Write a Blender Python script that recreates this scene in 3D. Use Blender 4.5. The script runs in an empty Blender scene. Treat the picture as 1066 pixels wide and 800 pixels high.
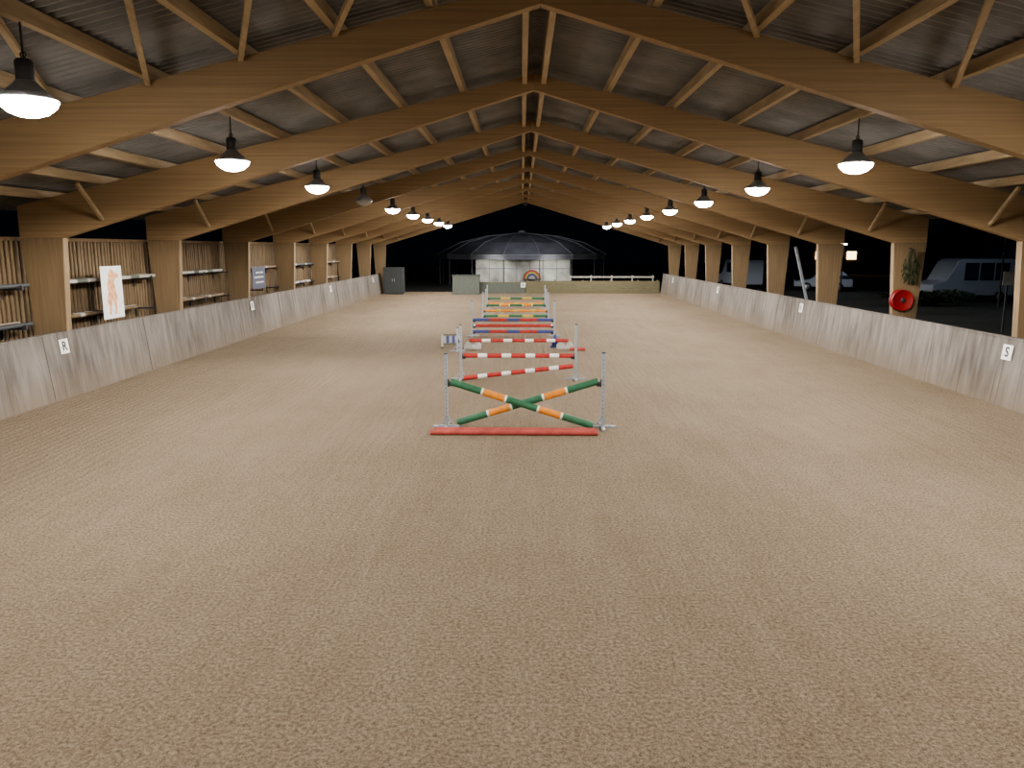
import bpy, math, random
from mathutils import Vector, Matrix
random.seed(7)
SC=bpy.context.scene
COL=SC.collection
# ------------------------------------------------------------ materials
def nt(name):
    m=bpy.data.materials.new(name); m.use_nodes=True
    n=m.node_tree; b=n.nodes['Principled BSDF']
    return m,n,b
def c4(c): return (c[0],c[1],c[2],1)
def simple(name,col,rough=0.6,metal=0.0,noise=0.12,scale=8,emit=None,es=0):
    m,n,b=nt(name)
    b.inputs['Roughness'].default_value=rough; b.inputs['Metallic'].default_value=metal
    tc=n.nodes.new('ShaderNodeTexCoord'); no=n.nodes.new('ShaderNodeTexNoise'); no.inputs['Scale'].default_value=scale
    no.inputs['Detail'].default_value=4
    n.links.new(tc.outputs['Object'],no.inputs['Vector'])
    r=n.nodes.new('ShaderNodeValToRGB')
    r.color_ramp.elements[0].position=0.3; r.color_ramp.elements[1].position=0.7
    r.color_ramp.elements[0].color=c4([x*(1-noise) for x in col]); r.color_ramp.elements[1].color=c4([min(1,x*(1+noise)) for x in col])
    n.links.new(no.outputs['Fac'],r.inputs['Fac']); n.links.new(r.outputs['Color'],b.inputs['Base Color'])
    if emit:
        b.inputs['Emission Color'].default_value=c4(emit); b.inputs['Emission Strength'].default_value=es
    return m
def grain(name,c1,c2,stretch,rough=0.7,bump=0.1,fine=3.0):
    """wood grain stretched along the axes with small scale"""
    m,n,b=nt(name); b.inputs['Roughness'].default_value=rough
    tc=n.nodes.new('ShaderNodeTexCoord'); mp=n.nodes.new('ShaderNodeMapping'); mp.inputs['Scale'].default_value=stretch
    n.links.new(tc.outputs['Object'],mp.inputs['Vector'])
    no=n.nodes.new('ShaderNodeTexNoise'); no.inputs['Scale'].default_value=fine; no.inputs['Detail'].default_value=6; no.inputs['Roughness'].default_value=0.6
    n.links.new(mp.outputs['Vector'],no.inputs['Vector'])
    r=n.nodes.new('ShaderNodeValToRGB'); r.color_ramp.elements[0].position=0.3; r.color_ramp.elements[1].position=0.72
    r.color_ramp.elements[0].color=c4(c1); r.color_ramp.elements[1].color=c4(c2)
    n.links.new(no.outputs['Fac'],r.inputs['Fac']); n.links.new(r.outputs['Color'],b.inputs['Base Color'])
    bu=n.nodes.new('ShaderNodeBump'); bu.inputs['Strength'].default_value=bump; bu.inputs['Distance'].default_value=0.01
    n.links.new(no.outputs['Fac'],bu.inputs['Height']); n.links.new(bu.outputs['Normal'],b.inputs['Normal'])
    return m
def sand():
    m,n,b=nt('sand'); b.inputs['Roughness'].default_value=0.95
    b.inputs['Specular IOR Level'].default_value=0.1
    tc=n.nodes.new('ShaderNodeTexCoord')
    def noise(s,d=5,r=0.6,dist=0.0,vec=None):
        x=n.nodes.new('ShaderNodeTexNoise'); x.inputs['Scale'].default_value=s; x.inputs['Detail'].default_value=d; x.inputs['Roughness'].default_value=r
        x.inputs['Distortion'].default_value=dist
        n.links.new(vec or tc.outputs['Object'],x.inputs['Vector']); return x
    def math_(op,a,bb,c=None):
        x=n.nodes.new('ShaderNodeMath'); x.operation=op
        for i,v in enumerate((a,bb,c)):
            if v is None: continue
            if isinstance(v,(int,float)): x.inputs[i].default_value=v
            else: n.links.new(v,x.inputs[i])
        return x.outputs[0]
    mp=n.nodes.new('ShaderNodeMapping'); mp.inputs['Scale'].default_value=(1,0.16,1); mp.inputs['Rotation'].default_value=(0,0,0.12); n.links.new(tc.outputs['Object'],mp.inputs['Vector'])
    big=noise(0.3,4,0.6,0.4); mid=noise(4.5,4,0.65); clump=noise(30,3,0.6,0.2); fine=noise(85,3,0.7); track=noise(2.4,3,0.5,0.6,mp.outputs['Vector'])
    wv=n.nodes.new('ShaderNodeTexWave'); wv.inputs['Scale'].default_value=1.9; wv.inputs['Distortion'].default_value=6; wv.inputs['Detail'].default_value=3; wv.inputs['Detail Scale'].default_value=0.35
    n.links.new(tc.outputs['Object'],wv.inputs['Vector'])
    f=math_('ADD',math_('MULTIPLY',big.outputs['Fac'],0.45),math_('MULTIPLY',mid.outputs['Fac'],0.3)); f=math_('ADD',f,math_('MULTIPLY',track.outputs['Fac'],0.25))
    r1=n.nodes.new('ShaderNodeValToRGB'); r1.color_ramp.elements[0].position=0.36; r1.color_ramp.elements[1].position=0.64
    r1.color_ramp.elements[0].color=(0.325,0.25,0.172,1); r1.color_ramp.elements[1].color=(0.41,0.325,0.233,1)
    n.links.new(f,r1.inputs['Fac'])
    cf=math_('ADD',math_('MULTIPLY',clump.outputs['Fac'],0.52),math_('MULTIPLY',fine.outputs['Fac'],0.48))
    r2=n.nodes.new('ShaderNodeValToRGB'); r2.color_ramp.elements[0].position=0.37; r2.color_ramp.elements[1].position=0.62
    r2.color_ramp.elements[0].color=(0.27,0.24,0.205,1); r2.color_ramp.elements[1].color=(1.25,1.25,1.25,1)
    n.links.new(cf,r2.inputs['Fac'])
    mm=n.nodes.new('ShaderNodeMixRGB'); mm.blend_type='MULTIPLY'; mm.inputs['Fac'].default_value=0.8
    n.links.new(r1.outputs['Color'],mm.inputs[1]); n.links.new(r2.outputs['Color'],mm.inputs[2])
    n.links.new(mm.outputs['Color'],b.inputs['Base Color'])
    h=math_('ADD',math_('MULTIPLY',mid.outputs['Fac'],0.6),math_('MULTIPLY',clump.outputs['Fac'],0.85))
    h=math_('ADD',h,math_('MULTIPLY',fine.outputs['Fac'],0.4)); h=math_('ADD',h,math_('MULTIPLY',wv.outputs['Fac'],0.22))
    h=math_('ADD',h,math_('MULTIPLY',track.outputs['Fac'],0.45))
    bu=n.nodes.new('ShaderNodeBump'); bu.inputs['Strength'].default_value=1.0; bu.inputs['Distance'].default_value=0.07
    n.links.new(h,bu.inputs['Height']); n.links.new(bu.outputs['Normal'],b.inputs['Normal'])
    return m
def kick():
    m,n,b=nt('kickboard_wood'); b.inputs['Roughness'].default_value=0.9; b.inputs['Specular IOR Level'].default_value=0.2
    tc=n.nodes.new('ShaderNodeTexCoord')
    def nz(sc,s,d,r):
        mp=n.nodes.new('ShaderNodeMapping'); mp.inputs['Scale'].default_value=sc; n.links.new(tc.outputs['Object'],mp.inputs['Vector'])
        no=n.nodes.new('ShaderNodeTexNoise'); no.inputs['Scale'].default_value=s; no.inputs['Detail'].default_value=d; no.inputs['Roughness'].default_value=r
        n.links.new(mp.outputs['Vector'],no.inputs['Vector']); return no
    no=nz((0,3.5,0.6),1.5,5,0.55); n3=nz((0,0.5,0.25),1.0,2,0.5)
    av=n.nodes.new('ShaderNodeMath'); av.operation='MULTIPLY_ADD'; av.inputs[1].default_value=0.55
    m3=n.nodes.new('ShaderNodeMath'); m3.operation='MULTIPLY'; m3.inputs[1].default_value=0.45
    n.links.new(n3.outputs['Fac'],m3.inputs[0]); n.links.new(no.outputs['Fac'],av.inputs[0]); n.links.new(m3.outputs[0],av.inputs[2])
    r=n.nodes.new('ShaderNodeValToRGB'); r.color_ramp.elements[0].position=0.38; r.color_ramp.elements[1].position=0.62
    r.color_ramp.elements[0].color=(0.102,0.087,0.074,1); r.color_ramp.elements[1].color=(0.222,0.198,0.176,1)
    n.links.new(av.outputs[0],r.inputs['Fac'])
    sp=n.nodes.new('ShaderNodeSeparateXYZ'); n.links.new(tc.outputs['Object'],sp.inputs[0])
    n2=nz((1,1,1),1.6,6,0.6)
    a=n.nodes.new('ShaderNodeMath'); a.operation='ADD'; n.links.new(sp.outputs['Z'],a.inputs[0]); n.links.new(n2.outputs['Fac'],a.inputs[1])
    mr=n.nodes.new('ShaderNodeMapRange'); mr.inputs['From Min'].default_value=0.5; mr.inputs['From Max'].default_value=1.25
    mr.inputs['To Min'].default_value=0.7; mr.inputs['To Max'].default_value=0.0
    n.links.new(a.outputs[0],mr.inputs['Value'])
    mx=n.nodes.new('ShaderNodeMixRGB'); mx.inputs[2].default_value=(0.185,0.145,0.105,1)
    n.links.new(mr.outputs['Result'],mx.inputs['Fac']); n.links.new(r.outputs['Color'],mx.inputs[1])
    n.links.new(mx.outputs['Color'],b.inputs['Base Color'])
    return m
M={}
M['sand']=sand()
M['kick']=kick()
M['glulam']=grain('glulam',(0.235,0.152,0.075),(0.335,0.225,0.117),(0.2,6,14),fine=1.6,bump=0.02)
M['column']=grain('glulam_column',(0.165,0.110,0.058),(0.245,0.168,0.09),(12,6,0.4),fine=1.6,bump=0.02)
M['purlin']=grain('purlin_wood',(0.30,0.225,0.135),(0.43,0.33,0.21),(8,0.6,8),fine=2.0)
M['sheet']=grain('fibre_cement',(0.155,0.15,0.145),(0.275,0.267,0.258),(0.8,1.0,1),fine=1.2,rough=0.9)
M['slat']=grain('slat_wood',(0.10,0.065,0.032),(0.21,0.142,0.075),(9,9,0.8),fine=1.5)
M['back']=grain('plank_wood',(0.10,0.088,0.048),(0.165,0.142,0.08),(1,6,6),fine=2)
M['steel']=simple('galvanised_steel',(0.33,0.355,0.38),0.4,0.3)
M['white']=simple('white_paint',(0.70,0.69,0.65),0.55,noise=0.08)
M['oldwhite']=simple('dusty_white_paint',(0.38,0.36,0.32),0.7,noise=0.2)
M['red']=simple('red_paint',(0.38,0.035,0.028),0.6,noise=0.2)
M['reelred']=simple('reel_red_paint',(0.24,0.012,0.01),0.5)
M['fadedred']=simple('faded_red_paint',(0.40,0.075,0.06),0.7,noise=0.25,scale=5)
M['orange']=simple('orange_paint',(0.64,0.235,0.035),0.6,noise=0.2)
M['yellow']=simple('yellow_paint',(0.52,0.38,0.08),0.6)
M['green']=simple('green_paint',(0.035,0.13,0.062),0.6,noise=0.2)
M['blue']=simple('blue_paint',(0.045,0.06,0.21),0.6)
M['black']=simple('black_plastic',(0.02,0.02,0.022),0.5)
M['dark']=simple('dark_metal',(0.05,0.05,0.055),0.5,0.3)
M['grey']=simple('grey_paint',(0.045,0.05,0.05),0.6)
M['grgreen']=simple('grey_green_paint',(0.09,0.10,0.08),0.6)
M['alu']=simple('spun_aluminium',(0.5,0.5,0.5),0.35,0.8)
M['shade']=simple('weathered_lamp_shade',(0.22,0.22,0.22),0.4)
M['bulb']=simple('lamp_glow',(1,1,1),0.3,emit=(1.0,0.98,0.94),es=160)
M['yardbulb']=simple('yard_lamp_glow',(1,1,1),0.3,emit=(1.0,0.85,0.6),es=25)
M['warmwin']=simple('warm_lit_window',(0.8,0.6,0.3),0.3,emit=(1.0,0.72,0.35),es=5)
M['bulboff']=simple('unlit_lens',(0.35,0.33,0.3),0.2)
M['ground']=simple('night_ground',(0.02,0.022,0.015),0.95,noise=0.5,scale=2)
M['leaf']=simple('leaf',(0.025,0.04,0.012),0.7,noise=0.4,scale=5)
M['twig']=simple('dry_twig',(0.08,0.07,0.035),0.9,noise=0.4,scale=5)
M['bark']=simple('bark',(0.05,0.035,0.02),0.9,noise=0.3)
M['canopy']=simple('walker_roof_cloth',(0.17,0.17,0.19),0.95,noise=0.2,scale=1)
M['rib']=simple('dull_rib_steel',(0.26,0.26,0.28),0.9,0.0)
M['panel']=simple('pale_panel',(0.46,0.46,0.41),0.6,noise=0.45,scale=0.8)
M['glass']=simple('dark_glass',(0.02,0.03,0.04),0.1)
M['bodyw']=simple('vehicle_white',(0.36,0.40,0.46),0.3,noise=0.05)
M['bodyb']=simple('vehicle_blue',(0.05,0.12,0.3),0.3,noise=0.05)
M['tyre']=simple('tyre_rubber',(0.02,0.02,0.02),0.9)
M['horse']=simple('printed_horse',(0.62,0.33,0.17),0.6,noise=0.3,scale=10)
M['navy']=simple('navy_banner',(0.025,0.03,0.06),0.6)

# ------------------------------------------------------------ mesh builder
class MB:
    def __init__(s): s.v=[]; s.f=[]; s.m=[]; s.mats=[]; s.sm=[]
    def mi(s,k):
        if k not in s.mats: s.mats.append(k)
        return s.mats.index(k)
    def add(s,vs,fs,k,smooth=False):
        o=len(s.v); s.v+= [tuple(p) for p in vs]; i=s.mi(k)
        for f in fs: s.f.append([o+a for a in f]); s.m.append(i); s.sm.append(smooth)
    def box(s,x0,x1,y0,y1,z0,z1,k):
        v=[(x0,y0,z0),(x1,y0,z0),(x1,y1,z0),(x0,y1,z0),(x0,y0,z1),(x1,y0,z1),(x1,y1,z1),(x0,y1,z1)]
        s.add(v,[(3,2,1,0),(4,5,6,7),(0,1,5,4),(1,2,6,5),(2,3,7,6),(3,0,4,7)],k); return s
    def prism_y(s,poly,y0,y1,k):
        n=len(poly)
        v=[(x,y0,z) for x,z in poly]+[(x,y1,z) for x,z in poly]
        f=[list(range(n)),list(range(2*n-1,n-1,-1))]+[(i+n,(i+1)%n+n,(i+1)%n,i) for i in range(n)]
        s.add(v,f,k); return s
    def prism_x(s,poly,x0,x1,k):
        n=len(poly)
        v=[(x0,y,z) for y,z in poly]+[(x1,y,z) for y,z in poly]
        f=[list(range(n)),list(range(2*n-1,n-1,-1))]+[(i+n,(i+1)%n+n,(i+1)%n,i) for i in range(n)]
        s.add(v,f,k); return s
    def bar(s,p,q,w,h,k):
        p=Vector(p);q=Vector(q);d=(q-p).normalized()
        up=Vector((0,0,1)) if abs(d.z)<0.95 else Vector((0,1,0))
        a=d.cross(up).normalized()*w/2; b=a.cross(d).normalized()*h/2
        v=[p-a-b,p+a-b,p+a+b,p-a+b,q-a-b,q+a-b,q+a+b,q-a+b]
        s.add(v,[(3,2,1,0),(4,5,6,7),(0,1,5,4),(1,2,6,5),(2,3,7,6),(3,0,4,7)],k); return s
    def tube(s,p,q,r,ks,seg=14,r2=None,caps=True):
        """ks: list of (fraction_end, material)"""
        if isinstance(ks,str): ks=[(1.0,ks)]
        p=Vector(p);q=Vector(q);d=(q-p).normalized(); r2=r if r2 is None else r2
        up=Vector((0,0,1)) if abs(d.z)<0.95 else Vector((0,1,0))
        a=d.cross(up).normalized(); b=a.cross(d).normalized()
        t0=0
        for i,(t1,k) in enumerate(ks):
            vs=[]
            for t in (t0,t1):
                rr=r+(r2-r)*t; c=p.lerp(q,t)
                for j in range(seg):
                    an=2*math.pi*j/seg; vs.append(c+a*math.cos(an)*rr+b*math.sin(an)*rr)
            s.add(vs,[(j,(j+1)%seg,(j+1)%seg+seg,j+seg) for j in range(seg)],k,True)
            if caps and i==0: s.add(vs[:seg],[list(range(seg-1,-1,-1))],k)
            if caps and i==len(ks)-1: s.add(vs[seg:],[list(range(seg))],k)
            t0=t1
        return s
    def lathe(s,prof,k,seg=24,axis='z',c=(0,0,0)):
        vs=[];n=len(prof)
        for r,z in prof:
            for j in range(seg):
                an=2*math.pi*j/seg
                if axis=='z': vs.append((c[0]+r*math.cos(an),c[1]+r*math.sin(an),c[2]+z))
                else: vs.append((c[0]+r*math.cos(an),c[1]+z,c[2]+r*math.sin(an)))
        fs=[(i*seg+j,i*seg+(j+1)%seg,(i+1)*seg+(j+1)%seg,(i+1)*seg+j) for i in range(n-1) for j in range(seg)]
        s.add(vs,fs,k,True); return s
    def torus(s,R,r,k,axis='y',c=(0,0,0),seg=28,ss=8):
        vs=[]
        for i in range(seg):
            a=2*math.pi*i/seg
            for j in range(ss):
                b=2*math.pi*j/ss; rr=R+r*math.cos(b); h=r*math.sin(b)
                if axis=='y': vs.append((c[0]+rr*math.cos(a),c[1]+h,c[2]+rr*math.sin(a)))
                elif axis=='x': vs.append((c[0]+h,c[1]+rr*math.cos(a),c[2]+rr*math.sin(a)))
                else: vs.append((c[0]+rr*math.cos(a),c[1]+rr*math.sin(a),c[2]+h))
        s.add(vs,[(i*ss+j,((i+1)%seg)*ss+j,((i+1)%seg)*ss+(j+1)%ss,i*ss+(j+1)%ss) for i in range(seg) for j in range(ss)],k,True); return s
    def obj(s,name,parent=None,loc=(0,0,0),label=None,cat=None,kind=None,group=None,bevel=0):
        me=bpy.data.meshes.new(name); me.from_pydata(s.v,[],s.f)
        for k in s.mats: me.materials.append(M[k])
        me.polygons.foreach_set('material_index',s.m); me.polygons.foreach_set('use_smooth',s.sm)
        me.update()
        import bmesh
        bm=bmesh.new(); bm.from_mesh(me); bmesh.ops.recalc_face_normals(bm,faces=bm.faces); bm.to_mesh(me); bm.free()
        o=bpy.data.objects.new(name,me); COL.objects.link(o); o.location=loc
        if bevel:
            md=o.modifiers.new('bevel','BEVEL'); md.width=bevel; md.segments=2; md.limit_method='ANGLE'
        if parent: o.parent=parent
        tag(o,label,cat,kind,group); return o
def tag(o,label=None,cat=None,kind=None,group=None):
    if label:o['label']=label
    if cat:o['category']=cat
    if kind:o['kind']=kind
    if group:o['group']=group
def empty(name,loc,label,cat,group=None,rz=0):
    o=bpy.data.objects.new(name,None); o.empty_display_size=0.2; COL.objects.link(o); o.location=loc; o.rotation_euler=(0,0,rz)
    tag(o,label,cat,None,group); return o
def copy_thing(o,loc,rot=None,label=None,skip=None):
    n=o.copy(); COL.objects.link(n); n.location=loc
    if rot is not None: n.rotation_euler=rot
    if label:n['label']=label
    def rec(src,dst):
        for ch in list(src.children):
            c=ch.copy(); c.parent=dst; COL.objects.link(c); rec(ch,c)
    rec(o,n); return n
def text_part(txt,size,mat,parent,loc,rot,name='lettering'):
    cu=bpy.data.curves.new(name,'FONT'); cu.body=txt; cu.size=size; cu.align_x='CENTER'; cu.align_y='CENTER'; cu.extrude=0.003; cu.offset=0.004
    t=bpy.data.objects.new('tmp',cu); COL.objects.link(t)
    bpy.context.view_layer.update()
    me=bpy.data.meshes.new_from_object(t.evaluated_get(bpy.context.evaluated_depsgraph_get()))
    bpy.data.objects.remove(t)
    me.materials.clear(); me.materials.append(M[mat])
    o=bpy.data.objects.new(name,me); COL.objects.link(o); o.parent=parent; o.location=loc; o.rotation_euler=rot
    return o

# ------------------------------------------------------------ setting
RX=0.25                       # ridge line
def zroof(u): return 7.06-0.24*u
def zbot(u): return 6.54-0.297*u
YF=[5.5+5.8*k for k in range(10)]
YEND=56.0
b=MB(); b.box(-10.9,11.4,-6,YEND+2,-0.1,0,'sand'); b.obj('floor',kind='structure',label='raked beige sand riding surface')
b=MB(); b.box(-90,90,-20,160,-0.3,-0.12,'ground'); b.obj('ground',kind='structure',label='dark grassy ground outside at night')

def kickwall(side,name):
    b=MB(); y=-2.0; xb=10.0; xt=10.16; H=1.40; pj=0
    while y<YEND-0.01:
        w=random.choice([0.18,0.2,0.22]); y1=min(y+w,YEND)
        gap=0.002
        if int(y/1.45)!=int((y-w)/1.45): pj=random.uniform(0,0.02); gap=0.010
        j=pj+random.uniform(0,0.005); dz=random.uniform(-0.008,0.0)
        v=[]
        for yy in (y+gap,y1-0.002):
            for (x,z) in ((xb+j,0.0),(xt+j,H+dz),(xt+0.04,H+dz),(xb+0.04,0.0)):
                v.append((side*x,yy,z))
        b.add(v,[(0,1,2,3),(7,6,5,4),(0,4,5,1),(1,5,6,2),(2,6,7,3),(3,7,4,0)],'kick'); y=y1
    b.prism_y([(side*(xb+0.042),0),(side*(xt+0.042),H-0.05),(side*(xt+0.07),H-0.05),(side*(xb+0.07),0)],-2,YEND,'kick')
    b.obj(name,kind='structure',label='weathered grey timber kickboard wall leaning outward')
    c=MB(); c.box(*(sorted((side*(xt-0.01),side*(xt+0.10)))),-2,YEND,H,H+0.035,'kick'); c.obj('trim_1' if side<0 else 'trim_2',kind='structure')
kickwall(-1,'wall_left'); kickwall(1,'wall_right')

# corrugated roof
b=MB(); pitch=0.177; ns=6; y0=-6; n=int((58.4-y0)/pitch*ns)
for side in (-1,1):
    ua,ub=0,12.3
    vs=[]
    for i in range(n+1):
        y=y0+i*pitch/ns; w=0.044*math.sin(2*math.pi*i/ns)
        vs.append((RX+side*ua,y,zroof(ua)+0.047+w)); vs.append((RX+side*ub,y,zroof(ub)+0.047+w))
    b.add(vs,[(2*i,2*i+1,2*i+3,2*i+2) for i in range(n)],'sheet',False)
b.box(RX-0.2,RX+0.2,-6,58.4,zroof(0)+0.1,zroof(0)+0.12,'sheet')
b.obj('ceiling',kind='structure',label='grey corrugated fibre cement roof sheets')

# portal frames
UI={-1:10.4,1:10.65}
fr=None
for y in YF:
    if fr is None:
        fr=empty('portal_frame',(0,y,0),'brown glulam portal frame spanning the riding hall','roof frame','glulam portal frames')
        for s in (-1,1):
            ui=UI[s]; uo=ui+0.85
            X=lambda u:RX+s*u
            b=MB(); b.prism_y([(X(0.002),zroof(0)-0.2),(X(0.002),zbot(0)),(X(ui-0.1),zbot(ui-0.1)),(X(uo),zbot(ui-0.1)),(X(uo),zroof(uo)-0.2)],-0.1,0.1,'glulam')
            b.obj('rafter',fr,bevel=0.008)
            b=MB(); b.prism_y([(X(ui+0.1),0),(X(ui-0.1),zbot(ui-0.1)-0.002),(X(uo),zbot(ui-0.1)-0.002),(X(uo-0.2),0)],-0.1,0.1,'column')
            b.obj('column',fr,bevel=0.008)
    else:
        copy_thing(fr,(0,y,0))
# purlins
US={-1:[0.2+1.31*i for i in range(9)],1:[0.2+1.37*i for i in range(9)]}
for s in (-1,1):
    p0=None
    for i,u in enumerate(US[s]):
        x=RX+s*u; z=zroof(u)
        if i==0:
            b=MB(); b.box(-0.05,0.05,-6,58.2,-0.36,-0.006,'purlin')
            b.obj('ridge_purlin',loc=(x,0,z),label='deep pale timber running along the roof ridge',cat='beam',group='ridge timbers')
        elif p0 is None:
            b=MB(); b.box(-0.055,0.055,-6,58.2,-0.185,-0.006,'purlin')
            p0=b.obj('purlin',loc=(x,0,z),label='long pale timber purlin under the roof sheets',cat='beam',group='roof purlins')
        else:
            p0=copy_thing(p0,(x,0,z))
# diagonal braces
for s in (-1,1):
    for i in range(2,7):
        Y=YF[1]
        ua,ub=US[s][i],US[s][i-1]
        b=MB(); b.bar((RX+s*ua,Y-0.15,zroof(ua)-0.24),(RX+s*ub,Y-3.3,zroof(ub)-0.24),0.07,0.07,'purlin')
        b.obj('roof_brace',label='thin diagonal timber brace between two purlins',cat='brace',group='diagonal roof braces')
    for Y in YF[1:]:
        up=US[s][7]
        b=MB(); b.bar((RX+s*up,Y-0.13,zbot(up)+0.12),(RX+s*up,Y-1.0,zroof(up)-0.24),0.06,0.07,'purlin')
        b.obj('knee_brace',label='short timber knee brace from rafter to purlin',cat='brace',group='knee braces')

# left outer wall of round timber slats
b=MB(); y=-2.0
while y<47:
    r=random.uniform(0.046,0.056)
    b.tube((-11.22,y,0.6),(-11.22+random.uniform(-.008,.008),y,3.42),r,'slat',seg=8)
    y+=0.15+random.uniform(0,0.02)
b.box(-11.36,-11.29,-2,47,1.3,1.4,'slat'); b.box(-11.36,-11.14,-2,47,3.42,3.5,'slat')
b.box(-11.4,-11.35,-2,47,0,0.8,'slat')
b.obj('wall_outer',kind='structure',label='outer wall of upright round timber slats')

def pole_mesh(L,pat,r=0.05):
    tot=sum(p[0] for p in pat); t=0; ks=[]
    for w,k in pat: t+=w/tot; ks.append((t,k))
    ks[-1]=(1.0,ks[-1][1]); return ks
PAT={
 'gow':[(1.0,'green'),(.07,'white'),(.7,'orange'),(.07,'white'),(1.0,'green'),(.07,'white'),(.7,'orange'),(.07,'white'),(1.0,'green')],
 'rw':[(.55,'red'),(.36,'white')]*4+[(.55,'red')],
 'rb':[(.6,'blue'),(.7,'red'),(.5,'blue'),(.7,'red'),(.6,'blue')],
 'rr':[(.06,'white'),(3,'red'),(.06,'white')],
 'fr':[(3,'fadedred')],
 'gy':[(.5,'green'),(.4,'yellow'),(.5,'green'),(.4,'yellow'),(.5,'green')],
 'ow':[(.6,'orange'),(.25,'yellow')]*3+[(.6,'orange')],
 'gr':[(1,'grey'),(.2,'oldwhite'),(1.2,'grey'),(.2,'oldwhite'),(1,'grey')],
 'wg':[(.5,'oldwhite'),(.3,'grgreen'),(.6,'oldwhite'),(.25,'grey'),(.5,'oldwhite'),(.3,'grgreen'),(.6,'oldwhite')],
 'br':[(1,'slat'),(.15,'oldwhite'),(1,'slat'),(.15,'oldwhite'),(1,'slat')],
}
bays=[(YF[i],YF[i+1]) for i in range(0,7)]
for bi,(ya,yb) in enumerate(bays):
    for lev,z in enumerate((1.58,2.42)):
        for yk in (ya+0.8,ya+2.9,yb-0.8):
            b=MB(); b.box(-11.14,-10.6,-0.025,0.025,-0.05,0,'dark'); b.box(-10.63,-10.60,-0.025,0.025,0,0.06,'dark'); b.box(-11.15,-11.12,-0.03,0.03,-0.25,0.02,'dark')
            b.obj('pole_bracket',loc=(0,yk,z),label='dark steel bracket carrying stored jump poles',cat='bracket',group='pole brackets')
        for k in range(3):
            if random.random()<0.15: continue
            L=random.uniform(3.6,4.9); st=ya+0.35+random.uniform(0,5.1-L); x=-10.70-k*0.14
            pat=PAT[random.choice(['wg','wg','br','gr','br'])]
            b=MB(); b.tube((0,0,0),(0,L,0),0.05,pole_mesh(L,pat),seg=10)
            b.obj('stored_pole',loc=(x,st,z+0.052),label='worn painted jump pole stored on wall brackets',cat='pole',group='stored jump poles')

# ------------------------------------------------------------ pendant lamps
LE=440
ldat=bpy.data.lights.new('lamp_light','SPOT'); ldat.energy=LE; ldat.spot_size=math.radians(174); ldat.spot_blend=0.2; ldat.shadow_soft_size=0.2; ldat.color=(1.0,0.97,0.93)
ldat.use_nodes=True
ln=ldat.node_tree; em=ln.nodes['Emission']
tc=ln.nodes.new('ShaderNodeTexCoord'); sx=ln.nodes.new('ShaderNodeSeparateXYZ'); ln.links.new(tc.outputs['Normal'],sx.inputs[0])
ab=ln.nodes.new('ShaderNodeMath'); ab.operation='ABSOLUTE'; ln.links.new(sx.outputs['Z'],ab.inputs[0])
mxn=ln.nodes.new('ShaderNodeMath'); mxn.operation='MAXIMUM'; mxn.inputs[1].default_value=0.3; ln.links.new(ab.outputs[0],mxn.inputs[0])
pw=ln.nodes.new('ShaderNodeMath'); pw.operation='POWER'; pw.inputs[1].default_value=-0.9; ln.links.new(mxn.outputs[0],pw.inputs[0])
ln.links.new(pw.outputs[0],em.inputs['Strength'])
upd=bpy.data.lights.new('shade_spill','POINT'); upd.energy=7; upd.shadow_soft_size=0.15; upd.color=(1.0,0.96,0.9)
def lamp(loc,lit=True,light=True):
    e=empty('pendant_lamp',loc,'bell shaped high bay pendant lamp, '+('lit bright white' if lit else 'switched off'),'lamp','pendant lamps')
    b=MB(); b.lathe([(0.08,0.20),(0.09,0.19),(0.12,0.15),(0.20,0.08),(0.295,0.0),(0.305,0.0),(0.21,0.09),(0.13,0.16),(0.10,0.20),(0.08,0.21)],'shade'); b.obj('lamp_shade',e)
    b=MB(); b.lathe([(0.0,0.42),(0.07,0.42),(0.09,0.39),(0.09,0.21),(0.07,0.19),(0,0.19)],'dark'); b.obj('ballast_housing',e)
    b=MB(); b.tube((0,0,0.42),(0,0,0.78),0.012,'dark',seg=8); b.torus(0.03,0.008,'dark',c=(0,0,0.46),seg=14,ss=6); b.obj('hanging_rod',e)
    b=MB(); b.lathe([(0,-0.17),(0.10,-0.155),(0.19,-0.12),(0.265,-0.055),(0.293,0.012),(0.0,0.013)],'bulb' if lit else 'bulboff'); b.obj('lens',e)
    if lit and light:
        o=bpy.data.objects.new('lamp_light',ldat); COL.objects.link(o); o.parent=e; o.location=(0,0,-0.40)
        o=bpy.data.objects.new('shade_spill',upd); COL.objects.link(o); o.parent=e; o.location=(0.0,0.45,-0.15)
for s in (-1,1):
    u=US[s][4]; x=RX+s*u; z=zroof(u)-0.19-0.78
    for k in range(-1,9):
        lamp((x,8.4+5.8*k,z),lit=not(s==-1 and k==3))

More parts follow.
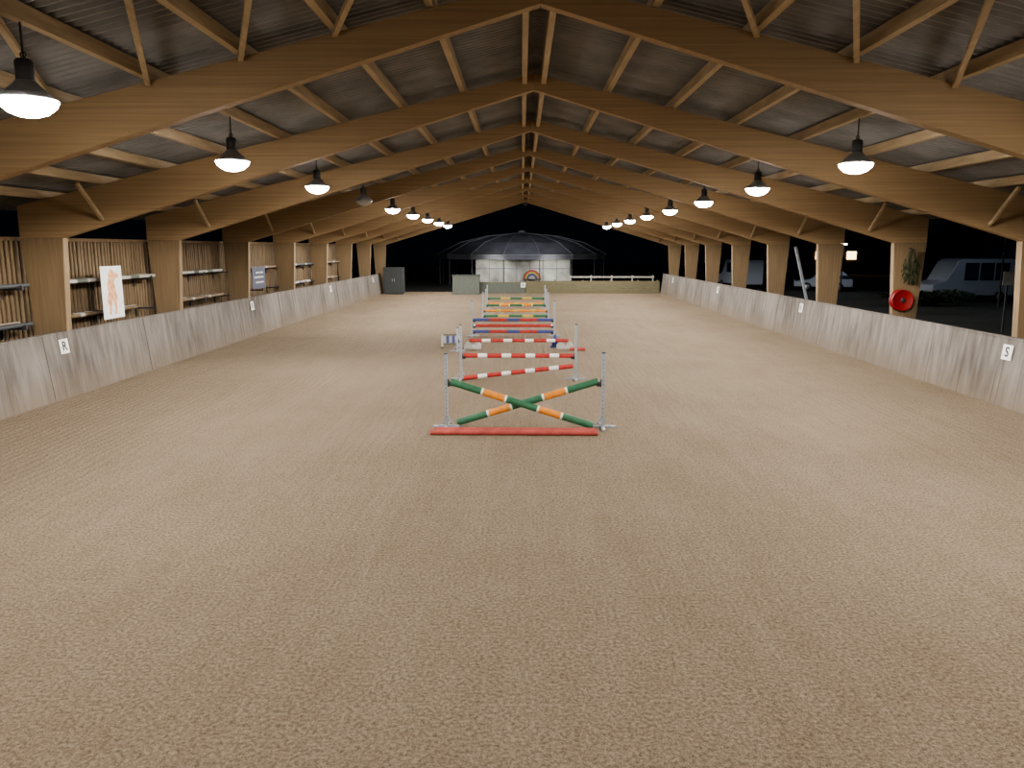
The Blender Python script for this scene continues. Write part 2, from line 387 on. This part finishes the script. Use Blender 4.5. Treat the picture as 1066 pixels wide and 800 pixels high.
# ------------------------------------------------------------ jumps
def stand(x,y,H,cups,inner,label='grey metal jump stand with pole cups',mat='steel'):
    e=empty('jump_stand',(x,y,0),label,'jump stand','jump stands')
    b=MB(); b.box(-0.03,0.03,-0.03,0.03,0.03,H,mat)
    z=0.2
    while z<H-0.1:
        b.box(-0.008,0.008,-0.032,-0.0295,z,z+0.016,'dark'); z+=0.075
    b.obj('post',e,bevel=0.004)
    b=MB(); b.box(-0.25,0.25,-0.03,0.03,0.0,0.035,mat); b.box(-0.03,0.03,-0.33,0.33,0.001,0.034,mat)
    b.bar((0.14,0,0.03),(0.02,0,0.2),0.02,0.02,mat); b.bar((-0.14,0,0.03),(-0.02,0,0.2),0.02,0.02,mat)
    b.obj('base',e)
    b=MB(); b.box(-0.034,0.034,-0.034,0.034,H-0.001,H+0.02,'dark'); b.obj('cap',e)
    for z in cups:
        b=MB(); s=inner
        prof=[(-0.065,0.045),(-0.05,0.0),(-0.02,-0.02),(0.02,-0.02),(0.05,0.0),(0.065,0.045),(0.072,0.045),(0.055,-0.004),(0.022,-0.03),(-0.022,-0.03),(-0.055,-0.004),(-0.072,0.045)]
        b.prism_x([(p[0],p[1]+z) for p in prof],s*0.05,s*0.12,'dark'); b.box(*sorted((s*0.03,s*0.052)),-0.03,0.03,z-0.04,z+0.1,'dark')
        b.obj('cup',e)
    return e
def pole(p,q,pat,label,name='jump_pole',r=0.055):
    p=Vector(p);q=Vector(q); L=(q-p).length
    b=MB(); b.tube((0,0,0),tuple(q-p),r,pole_mesh(L,PAT[pat]),seg=18)
    return b.obj(name,loc=tuple(p),label=label,cat='jump pole',group='jump poles')
LAB={'gow':'green and orange striped jump pole with white rings','rw':'red and white striped jump pole','rb':'blue and red striped jump pole','rr':'plain red wooden ground pole','gy':'green and yellow striped jump pole','ow':'orange and yellow striped jump pole'}
CR='green and orange striped jump pole leaning in a cross'
Y1=13.85
stand(-1.38,Y1,1.36,[0.80],1); stand(1.49,Y1,1.38,[0.80],-1)
pole((-1.29,Y1-0.07,0.86),(1.30,Y1-0.15,0.066),'gow',CR,r=0.064)
pole((1.40,Y1+0.03,0.86),(-1.19,Y1+0.09,0.066),'gow',CR,r=0.064)
pole((-1.62,Y1-0.60,0.045),(1.35,Y1-0.62,0.045),'fr','faded red wooden pole lying on the sand',r=0.045)
pole((-1.56,Y1-0.40,0.045),(1.33,Y1-0.43,0.045),'fr','faded red wooden pole lying on the sand',r=0.045)
Y2=19.1
stand(-1.52,Y2,1.36,[0.55],1); stand(1.36,Y2,1.38,[0.55],-1)
pole((-1.46,Y2,0.60),(1.30,Y2,0.60),'rw',LAB['rw'])
pole((-1.45,Y2-0.18,0.06),(1.28,Y2-0.12,0.36),'rw',LAB['rw']+' resting slanted')
Y3=25.0
def wing(x,y):
    e=empty('jump_wing',(x,y,0),'low grey brown jump filler with slatted front','jump wing','jump wings')
    b=MB()
    for dx in (-0.28,0.28): b.box(dx-0.035,dx+0.035,-0.035,0.035,0.04,0.45,'oldwhite')
    b.box(-0.32,0.32,-0.03,0.03,0.40,0.46,'back'); b.box(-0.32,0.32,-0.03,0.03,0.10,0.15,'back'); b.obj('frame',e)
    b=MB()
    for k in range(5): b.box(-0.235+k*0.097,-0.155+k*0.097,-0.02,0.02,0.155,0.395,'blue' if k%2 else 'steel')
    b.obj('slatted_panel',e)
    b=MB(); b.box(-0.32,-0.24,-0.25,0.25,0,0.04,'back'); b.box(0.24,0.32,-0.25,0.25,0,0.04,'back'); b.obj('foot_bars',e)
wing(-2.35,Y3+0.3)
stand(-2.05,Y3-0.6,0.75,[0.3],1)
def block(x,y,mat,label,sc=1.0):
    b=MB(); b.prism_y([(px*sc,pz*sc) for px,pz in [(-0.28,0),(0.28,0),(0.28,0.12),(0.2,0.22),(0.09,0.22),(0.05,0.13),(-0.05,0.13),(-0.09,0.22),(-0.2,0.22),(-0.28,0.12)]],-0.14,0.14,mat)
    b.obj('cavaletti_block',loc=(x,y,0),label=label,cat='jump block',group='cavaletti blocks',bevel=0.02)
block(-1.6,Y3,'oldwhite','white plastic cavaletti block holding a pole end'); block(1.42,Y3,'oldwhite','white plastic cavaletti block holding a pole end')
e=empty('marker_cone',(1.12,Y3+0.5,0),'small blue plastic marker cone on the sand','cone')
b=MB(); b.lathe([(0,0.42),(0.03,0.42),(0.05,0.36),(0.12,0.04),(0,0.035)],'blue'); b.obj('cone_body',e)
b=MB(); b.box(-0.16,0.16,-0.16,0.16,0,0.035,'blue'); b.obj('cone_base',e)
pole((1.55,Y3-0.35,0.05),(2.05,Y3-0.4,0.05),'fr','short faded red pole end lying on the sand',name='pole_offcut',r=0.05)
pole((-1.72,Y3,0.275),(1.52,Y3,0.275),'rw',LAB['rw']+' across low blocks')
Y4=28.7
stand(-1.85,Y4,1.3,[0.12,0.34,0.56],1); stand(1.22,Y4,1.3,[0.12,0.34,0.56],-1)
pole((-1.79,Y4,0.61),(1.16,Y4,0.61),'rb',LAB['rb']); pole((-1.79,Y4,0.39),(1.16,Y4,0.39),'rr','plain red jump pole with white ends'); pole((-1.79,Y4,0.17),(1.16,Y4,0.17),'rb',LAB['rb'])
for Y,sx_,pp in ((34.8,(-1.75,1.2),[('gy',0.22),('ow',0.46)]),(37.6,(-1.75,1.2),[('gow',0.5)]),(41.5,(-1.85,1.25),[('ow',0.3),('gy',0.58)])):
    stand(sx_[0],Y,1.3,[z-0.05 for _,z in pp],1); stand(sx_[1],Y,1.3,[z-0.05 for _,z in pp],-1)
    for k,z in pp: pole((sx_[0]+0.06,Y,z),(sx_[1]-0.06,Y,z),k,LAB[k])

# ------------------------------------------------------------ dressage letters
def marker(ch,side,y,z=1.12):
    t=math.atan2(0.16,1.4); x=side*(10.0+0.16*z/1.4-0.015)
    e=empty('letter_marker',(x,y,z),'small white board with black letter '+ch,'letter sign','arena letters')
    e.rotation_euler=(0,side*t,0)
    b=MB(); b.box(-0.006,0.006,-0.16,0.16,-0.16,0.16,'white'); b.obj('board',e)
    rz = -math.pi/2 if side>0 else math.pi/2
    text_part(ch,0.29,'black',e,(-side*0.009,0,0),(math.pi/2,0,rz),'letter')
for ch,y in (('R',16.75),('B',28.8),('P',40.8),('F',52.6)): marker(ch,-1,y)
for ch,y in (('S',16.0),('E',28.0),('V',40.0),('K',52.0)): marker(ch,1,y)

e=empty('horse_banner',(-10.42,19.55,2.15),'white hanging banner printed with a chestnut horse','banner')
b=MB(); b.box(-0.008,0.008,-0.5,0.5,-0.66,0.66,'white'); b.obj('board',e)
pts=[(-.1,.5),(-.02,.56),(.03,.6),(.06,.52),(.12,.45),(.10,.38),(.16,.2),(.14,0),(.2,-.2),(.14,-.35),(.16,-.55),(.10,-.56),(.07,-.35),(.02,-.18),(-.04,-.36),(-.02,-.56),(-.08,-.56),(-.11,-.33),(-.13,-.1),(-.1,.1),(-.06,.25),(-.1,.34),(-.2,.36),(-.24,.42)]
b=MB(); b.add([(0.0095,-p[0]*1.5,p[1]*1.0) for p in pts],[list(range(len(pts)))],'horse'); b.obj('printed_horse',e)
e=empty('sponsor_banner',(-10.42,30.6,2.1),'dark navy banner with white lines of lettering','banner')
b=MB(); b.box(-0.008,0.008,-0.75,0.75,-0.42,0.42,'navy'); b.obj('board',e)
b=MB()
for z in (0.2,0.02,-0.18): b.box(0.0082,0.012,-0.55+abs(z),0.5,z-0.03,z+0.03,'oldwhite')
b.obj('lettering_lines',e)

xc=RX+10.65+0.3
e=empty('hose_reel',(xc-0.12,YF[3]-0.12,1.76),'round red fire hose reel on a timber column','hose reel')
b=MB(); b.lathe([(0,-0.02),(0.29,-0.02),(0.31,-0.035),(0.31,0.0),(0,0.0)],'reelred',axis='y',c=(0,-0.2,0)); b.obj('front_disc',e)
b=MB(); b.lathe([(0,-0.0),(0.31,-0.0),(0.31,0.02),(0,0.02)],'reelred',axis='y',c=(0,-0.03,0)); b.obj('rear_disc',e)
b=MB()
for k in range(4): b.torus(0.2,0.022,'black',axis='y',c=(0,-0.065-0.035*k,0))
b.torus(0.25,0.02,'black',axis='y',c=(0,-0.1,0)); b.obj('hose',e)
b=MB(); b.lathe([(0,-0.05),(0.05,-0.05),(0.07,-0.03),(0.07,0.18),(0,0.18)],'dark',axis='y',c=(0,-0.2,0)); b.obj('hub',e)
# shaggy bundle hanging on the column above the reel
e=empty('twig_bundle',(xc+0.05,YF[3]-0.13,3.25),'shaggy bundle of dry twigs hanging on a column','twig bundle')
b=MB(); b.box(-0.02,0.02,-0.08,0.03,-0.02,0.02,'dark'); b.obj('hook',e)
b=MB()
for i in range(420):
    a=random.uniform(0,6.283); r0=random.uniform(0,0.07); z0=random.uniform(-0.45,-0.02); L=random.uniform(0.3,0.6); sp=random.uniform(0.05,0.2)
    p=(math.cos(a)*r0,-0.16+math.sin(a)*r0*0.7,z0); q=(math.cos(a)*(r0+sp),-0.16+math.sin(a)*(r0+sp)*0.55,z0-L)
    b.bar(p,q,0.008,0.008,'twig')
    if i%2: b.add([(q[0]-.02,q[1],q[2]),(q[0],q[1]-.015,q[2]+.05),(q[0]+.02,q[1],q[2]),(q[0],q[1]+.01,q[2]-.06)],[(0,1,2,3)],'leaf')
o=b.obj('twigs',e); o['kind']='stuff'

# ------------------------------------------------------------ far end
b=MB()
z=0.0
for r in range(6):
    x=0.3
    while x<9.95:
        x1=min(x+random.choice([2.0,2.5,3.0]),9.95); b.box(x+.004,x1-.004,YEND,YEND+0.05,z+0.003,z+0.148,'back'); x=x1
    z+=0.15
for x in (0.4,2.4,4.4,6.4,8.4,9.8): b.box(x-.05,x+.05,YEND+0.052,YEND+0.15,0,0.98,'back')
b.obj('wall_back',kind='structure',label='low brown plank end wall')
b=MB(); b.box(-3.1,0.25,YEND,YEND+0.06,0,0.75,'grgreen'); b.box(-3.1,0.25,YEND-0.01,YEND+0.07,0.75,0.82,'back'); 
b.box(-3.12,-3.02,YEND-0.01,YEND+0.08,0,0.9,'back');b.obj('end_board',label='low grey green boards closing the arena end',cat='barrier')
e=empty('letter_marker',(0.1,YEND-0.03,0.6),'small white board with black letter A','letter sign','arena letters')
b=MB(); b.box(-0.17,0.17,-0.01,0.01,-0.17,0.17,'white'); b.obj('board',e); text_part('A',0.3,'black',e,(0,-0.014,0),(math.pi/2,0,0),'letter')
e=empty('jump_box',(-3.95,55.0,0),'grey green wooden box obstacle','jump box')
b=MB(); b.prism_x([(-0.45,0),(0.45,0),(0.3,1.3),(-0.3,1.3)],-0.95,0.95,'grgreen'); b.obj('body',e,bevel=0.02)
b=MB(); b.box(-1.0,1.0,-0.33,0.33,1.3,1.38,'grey'); b.obj('lid',e)
e=empty('equipment_cabinet',(-9.1,55.2,0),'dark grey metal cabinet with two doors','cabinet')
b=MB(); b.box(-0.7,0.7,-0.4,0.4,0.05,1.9,'grey'); b.box(-0.65,0.65,-0.35,0.35,0,0.05,'dark'); b.obj('body',e,bevel=0.01)
for s in (-1,1):
    b=MB(); b.box(*sorted((s*0.01,s*0.68)),-0.425,-0.402,0.1,1.85,'grey'); d=b.obj('door',e,bevel=0.006)
    b=MB(); b.box(*sorted((s*0.06,s*0.09)),-0.45,-0.426,0.9,1.1,'steel'); b.obj('handle',d)
e=empty('paddock_fence',(0,60.5,0),'white post and rail fence behind the arena','fence')
for k in range(5):
    b=MB(); x=3.8+1.6*k; b.box(x-.05,x+.05,-0.05,0.05,-0.12,1.15,'oldwhite'); b.obj('fence_post',e)
for z in (0.95,):
    b=MB(); b.box(3.7,10.3,-0.08,-0.052,z,z+0.13,'oldwhite'); b.obj('rail',e)

# horse walker pavilion
WX,WY,R=0.0,76.0,8.0
e=empty('horse_walker',(WX,WY,-0.12),'round covered horse walker with pale panels and ribbed roof','horse walker')
b=MB(); seg=16; vs=[]
prof=[(8.2,2.75),(6.0,3.85),(3.5,4.45),(0.4,4.75)]
for r,z in prof:
    for j in range(seg):
        a=2*math.pi*(j+0.5)/seg; vs.append((r*math.cos(a),r*math.sin(a),z))
b.add(vs,[(i*seg+j,i*seg+(j+1)%seg,(i+1)*seg+(j+1)%seg,(i+1)*seg+j) for i in range(3) for j in range(seg)],'canopy')
vs=[]
for z in (2.75,2.35):
    for j in range(seg):
        a=2*math.pi*(j+0.5)/seg; vs.append((8.2*math.cos(a),8.2*math.sin(a),z))
b.add(vs,[(j,(j+1)%seg,seg+(j+1)%seg,seg+j) for j in range(seg)],'canopy'); b.obj('canopy_roof',e)
b=MB()
for j in range(seg):
    a=2*math.pi*(j+0.5)/seg; a2=2*math.pi*(j+1.5)/seg
    for i in range(3):
        p=(prof[i][0]*math.cos(a),prof[i][0]*math.sin(a),prof[i][1]+0.04); q=(prof[i+1][0]*math.cos(a),prof[i+1][0]*math.sin(a),prof[i+1][1]+0.04)
        b.bar(p,q,0.09,0.06,'rib')
    b.bar((8.25*math.cos(a),8.25*math.sin(a),2.75),(8.25*math.cos(a2),8.25*math.sin(a2),2.75),0.06,0.08,'rib')
b.obj('roof_ribs',e)
for j in range(seg):
    a=2*math.pi*(j+0.5)/seg
    b=MB(); b.box(8.0*math.cos(a)-.04,8.0*math.cos(a)+.04,8.0*math.sin(a)-.04,8.0*math.sin(a)+.04,0,2.75,'dark'); b.obj('walker_post',e)
b=MB()
b.box(-4.1,4.3,-6.55,-6.45,0.15,2.45,'panel')
for k in range(8): b.box(-4.1+k*1.2-.03,-4.1+k*1.2+.03,-6.6,-6.551,0.1,2.5,'rib')
b.box(-4.1,4.3,-6.6,-6.552,1.5,1.58,'rib')
b.obj('pale_screen',e)
b=MB()
for j in range(seg):
    a=2*math.pi*(j+0.5)/seg; a2=2*math.pi*(j+1.5)/seg
    r=5.0; b.bar((r*math.cos(a),r*math.sin(a),0.7),(r*math.cos(a2),r*math.sin(a2),0.7),0.05,1.3,'rib')
b.obj('inner_panels',e)
b=MB(); b.lathe([(0,4.7),(0.35,4.7),(0.35,5.0),(0,5.05)],'rib'); b.tube((0,0,0),(0,0,4.7),0.2,'rib'); b.obj('centre_column',e)
b=MB()
for k,(r0,r1,c) in enumerate(((0.62,0.78,'fadedred'),(0.46,0.62,'yellow'),(0.30,0.46,'blue'),(0.0,0.30,'oldwhite'))):
    N=14; vs=[]
    for i in range(N+1):
        a=math.pi*i/N
        for rr in (r0,r1):
            for yy in (-0.03,0.03): vs.append((rr*math.cos(a),yy,rr*math.sin(a)))
    fs=[]
    for i in range(N):
        o=i*4; q=o+4
        fs+= [(o,o+2,q+2,q),(o+1,q+1,q+3,o+3),(o+2,o+3,q+3,q+2)]
    b.add(vs,fs,c)
b.obj('arch_filler',loc=(0.9,68.6,0.55),label='arch shaped jump filler with coloured rings',cat='jump filler')
e2=empty('filler_trestle',(0.9,68.6,-0.12),'low dark trestle carrying the arch filler','trestle')
b=MB(); b.box(-0.8,0.8,-0.1,0.1,0.6,0.668,'dark'); b.obj('top_bar',e2)
for sx_ in (-0.6,0.6):
    b=MB(); b.box(sx_-.04,sx_+.04,-0.08,0.08,0,0.6,'dark'); b.obj('leg',e2)
l=bpy.data.lights.new('walker_light','SPOT'); l.energy=210; l.shadow_soft_size=0.3; l.color=(1,0.98,0.9); l.spot_size=math.radians(100); l.spot_blend=0.9
for x in (-2.4,2.6):
    o=bpy.data.objects.new('walker_light',l); COL.objects.link(o); o.location=(x,WY-9.4,2.2); o.rotation_euler=(math.radians(74),0,0)
e=empty('canopy_fill_light',(0.25,58.75,6.45),'small unseen fill light added at the gable end for the walker roof','lamp')  # added out of sight behind the last rafter to brighten the walker canopy
b=MB(); b.box(-0.15,0.15,-0.05,0.08,-0.1,0.1,'dark'); b.obj('housing',e); b=MB(); b.box(-0.02,0.02,-0.6,-0.05,-0.02,0.02,'dark'); b.obj('bracket',e)
l=bpy.data.lights.new('canopy_fill','SPOT'); l.energy=2200; l.shadow_soft_size=0.1; l.color=(0.88,0.92,1); l.spot_size=math.radians(60); l.spot_blend=0.7
o=bpy.data.objects.new('canopy_fill',l); COL.objects.link(o); o.parent=e; o.location=(0,0.15,0); o.rotation_euler=(math.radians(86),0,0)

# ------------------------------------------------------------ outside on the open side
def van(loc,rz,mat,label,L=5.4,H=2.5,cat='van'):
    e=empty('van' if cat=='van' else 'car',loc,label,cat,None,rz)
    W=0.98
    if cat=='van': prof=[(-L/2,0.4),(L/2,0.4),(L/2,1.1),(L/2-0.9,1.35),(L/2-1.6,H-0.15),(L/2-1.9,H),(-L/2+0.15,H),(-L/2,H-0.2)]
    else: prof=[(-L/2,0.35),(L/2,0.35),(L/2,0.75),(L/2-1.2,0.92),(L/2-1.9,H),(-L/2+0.7,H),(-L/2+0.1,0.95),(-L/2,0.9)]
    b=MB(); b.prism_y([(x,z) for x,z in prof],-W,W,mat); b.obj('body',e,bevel=0.06)
    zt=H-0.25; zb=1.35 if cat=='van' else 0.98
    for s in (-1,1):
        x=L/2-2.1
        for k in range(3):
            b=MB(); w=0.95 if cat=='van' else 0.6; b.box(x-w,x,*sorted((s*(W+0.001),s*(W+0.012))),zb,zt,'glass'); x-=w+0.1
            b.obj('side_window',e)
    for sx_ in (-L/2+1.0,L/2-0.95):
        for s in (-1,1):
            b=MB(); b.lathe([(0,-0.11),(0.2,-0.11),(0.3,-0.1),(0.34,-0.06),(0.34,0.06),(0.3,0.1),(0,0.1)],'tyre',axis='y'); b.lathe([(0,s*0.115),(0.18,s*0.115),(0.2,s*0.1)],'alu',axis='y'); b.obj('wheel',e,loc=(sx_,s*(W-0.06),0.34))
    for s in (-1,1):
        b=MB(); b.box(L/2-0.01,L/2+0.03,s*0.7-0.17,s*0.7+0.17,0.65,0.85,'alu'); b.obj('headlight',e)
van((28.3,50,-0.12),math.radians(188),'bodyw','white camper van parked on dark ground',5.6,2.7)
van((33.5,45,-0.12),math.radians(170),'bodyb','blue van parked beside a hedge',5.2,2.3)
van((24.0,62,-0.12),math.radians(160),'bodyw','white passenger car parked on dark ground',4.3,1.5,'car')
van((18.5,66,-0.12),math.radians(95),'bodyw','pale van parked end on beyond the arena',5.2,2.4)
e=empty('stable_building',(44,104,-0.12),'low distant stable building with warm lit windows','building')
b=MB(); b.box(-9,9,-3,3,0,3.4,'slat'); b.obj('walls',e)
b=MB(); b.prism_x([(-3.6,3.3),(3.6,3.3),(0,5.4)],-9.4,9.4,'grey'); b.obj('roof',e)
for x in (-5.5,-1.5,4.5):
    b=MB(); b.box(x-0.6,x+0.6,-3.08,-3.005,1.9,2.9,'warmwin'); b.box(x-0.66,x+0.66,-3.1,-3.0,2.9,2.97,'oldwhite'); b.obj('window',e)
for p,en in (((27,44,5.2),150),((24.6,60,3.7),110)):  # first post, above the van, is added to light the parked vehicles
    e=empty('yard_lamp',(p[0],p[1],-0.12),'slim yard lamp post with small head','lamp','yard lamps')
    b=MB(); b.tube((0,0,0),(0,0,p[2]),0.06,'dark',r2=0.04); b.obj('pole',e)
    b=MB(); b.box(-0.25,0.25,-0.12,0.12,p[2],p[2]+0.08,'dark'); b.obj('lamp_head',e)
    b=MB(); b.box(-0.2,0.2,-0.1,0.1,p[2]-0.1,p[2]-0.002,'yardbulb'); b.obj('lamp_glass',e)
    l=bpy.data.lights.new('yard_light','POINT'); l.energy=en; l.color=(0.7,0.82,1); l.shadow_soft_size=0.3
    o=bpy.data.objects.new('yard_light',l); COL.objects.link(o); o.parent=e; o.location=(0,0,p[2]-0.45)
def bush(name,loc,rx,ry,rz_,n,label,cat,ls=0.09,trunk=True):
    e=empty(name,loc,label,cat)
    if trunk:
        b=MB(); b.tube((0,0,0),(0.05,0,rz_*0.9),0.06,'bark',seg=8,r2=0.02)
        for k in range(8):
            a=random.uniform(0,6.28); z=random.uniform(.3,.8)*rz_*1.2; b.tube((0.02,0,z),(math.cos(a)*rx*.7,math.sin(a)*ry*.7,z+rz_*.35),0.02,'bark',seg=6,r2=0.006)
        b.obj('branches',e)
    b=MB()
    for i in range(n):
        while True:
            q=Vector((random.uniform(-1,1),random.uniform(-1,1),random.uniform(-1,1)))
            if q.length<1: break
        k=0.75+0.25*math.sin(q.x*7+q.z*5)
        c=Vector((q.x*rx*k,q.y*ry*k,rz_+q.z*rz_*k))
        if c.z<0.02: c.z=0.05
        d=Vector((random.uniform(-1,1),random.uniform(-1,1),random.uniform(-1,1))).normalized(); t=d.orthogonal().normalized(); s=ls*random.uniform(.6,1.3)
        b.add([c-d*s,c+t*s*.45,c+d*s,c-t*s*.45],[(0,1,2,3)],'leaf')
    o=b.obj('foliage',e); o['kind']='stuff'
bush('hedge',(24,46,-0.12),3.0,1.2,0.5,2500,'low dark leafy hedge','hedge',0.16,False)
bush('tree',(36,64,-0.12),3.5,4,3.2,3500,'dark leafy tree at night','tree',0.28)
bush('tree',(24,78,-0.12),5,4,3.4,3500,'dark leafy tree at night','tree',0.3)
bush('tree',(43,54,-0.12),4,4,3.4,3500,'dark leafy tree at night','tree',0.28)
b=MB(); b.bar((11.0,31.5,3.3),(11.9,31.5,0.0),0.09,0.09,'steel'); b.obj('leaning_strut',label='pale strut leaning beside the open side',cat='strut')
e=empty('notice_sign',(19.6,31.5,-0.12),'small white notice board on a post','sign')
b=MB(); b.box(-.03,.03,-.03,.03,0,2.1,'dark'); b.obj('post',e)
b=MB(); b.box(-.22,.22,-.05,-.032,1.9,2.45,'oldwhite'); b.obj('board',e)

# ------------------------------------------------------------ world, camera
w=bpy.data.worlds.new('night'); SC.world=w; w.use_nodes=True
bg=w.node_tree.nodes['Background']; bg.inputs[0].default_value=(0.005,0.008,0.014,1); bg.inputs[1].default_value=0.35
try: SC.view_settings.look='AgX - Medium High Contrast'
except Exception as ex: print(ex)
cam=bpy.data.cameras.new('camera'); co=bpy.data.objects.new('camera',cam); COL.objects.link(co); SC.camera=co
cam.sensor_width=36; cam.lens=800/1066*36; cam.clip_end=400
co.location=(0,0,3.27)
co.rotation_euler=(math.radians(90-10.07),0,math.radians(0.72))
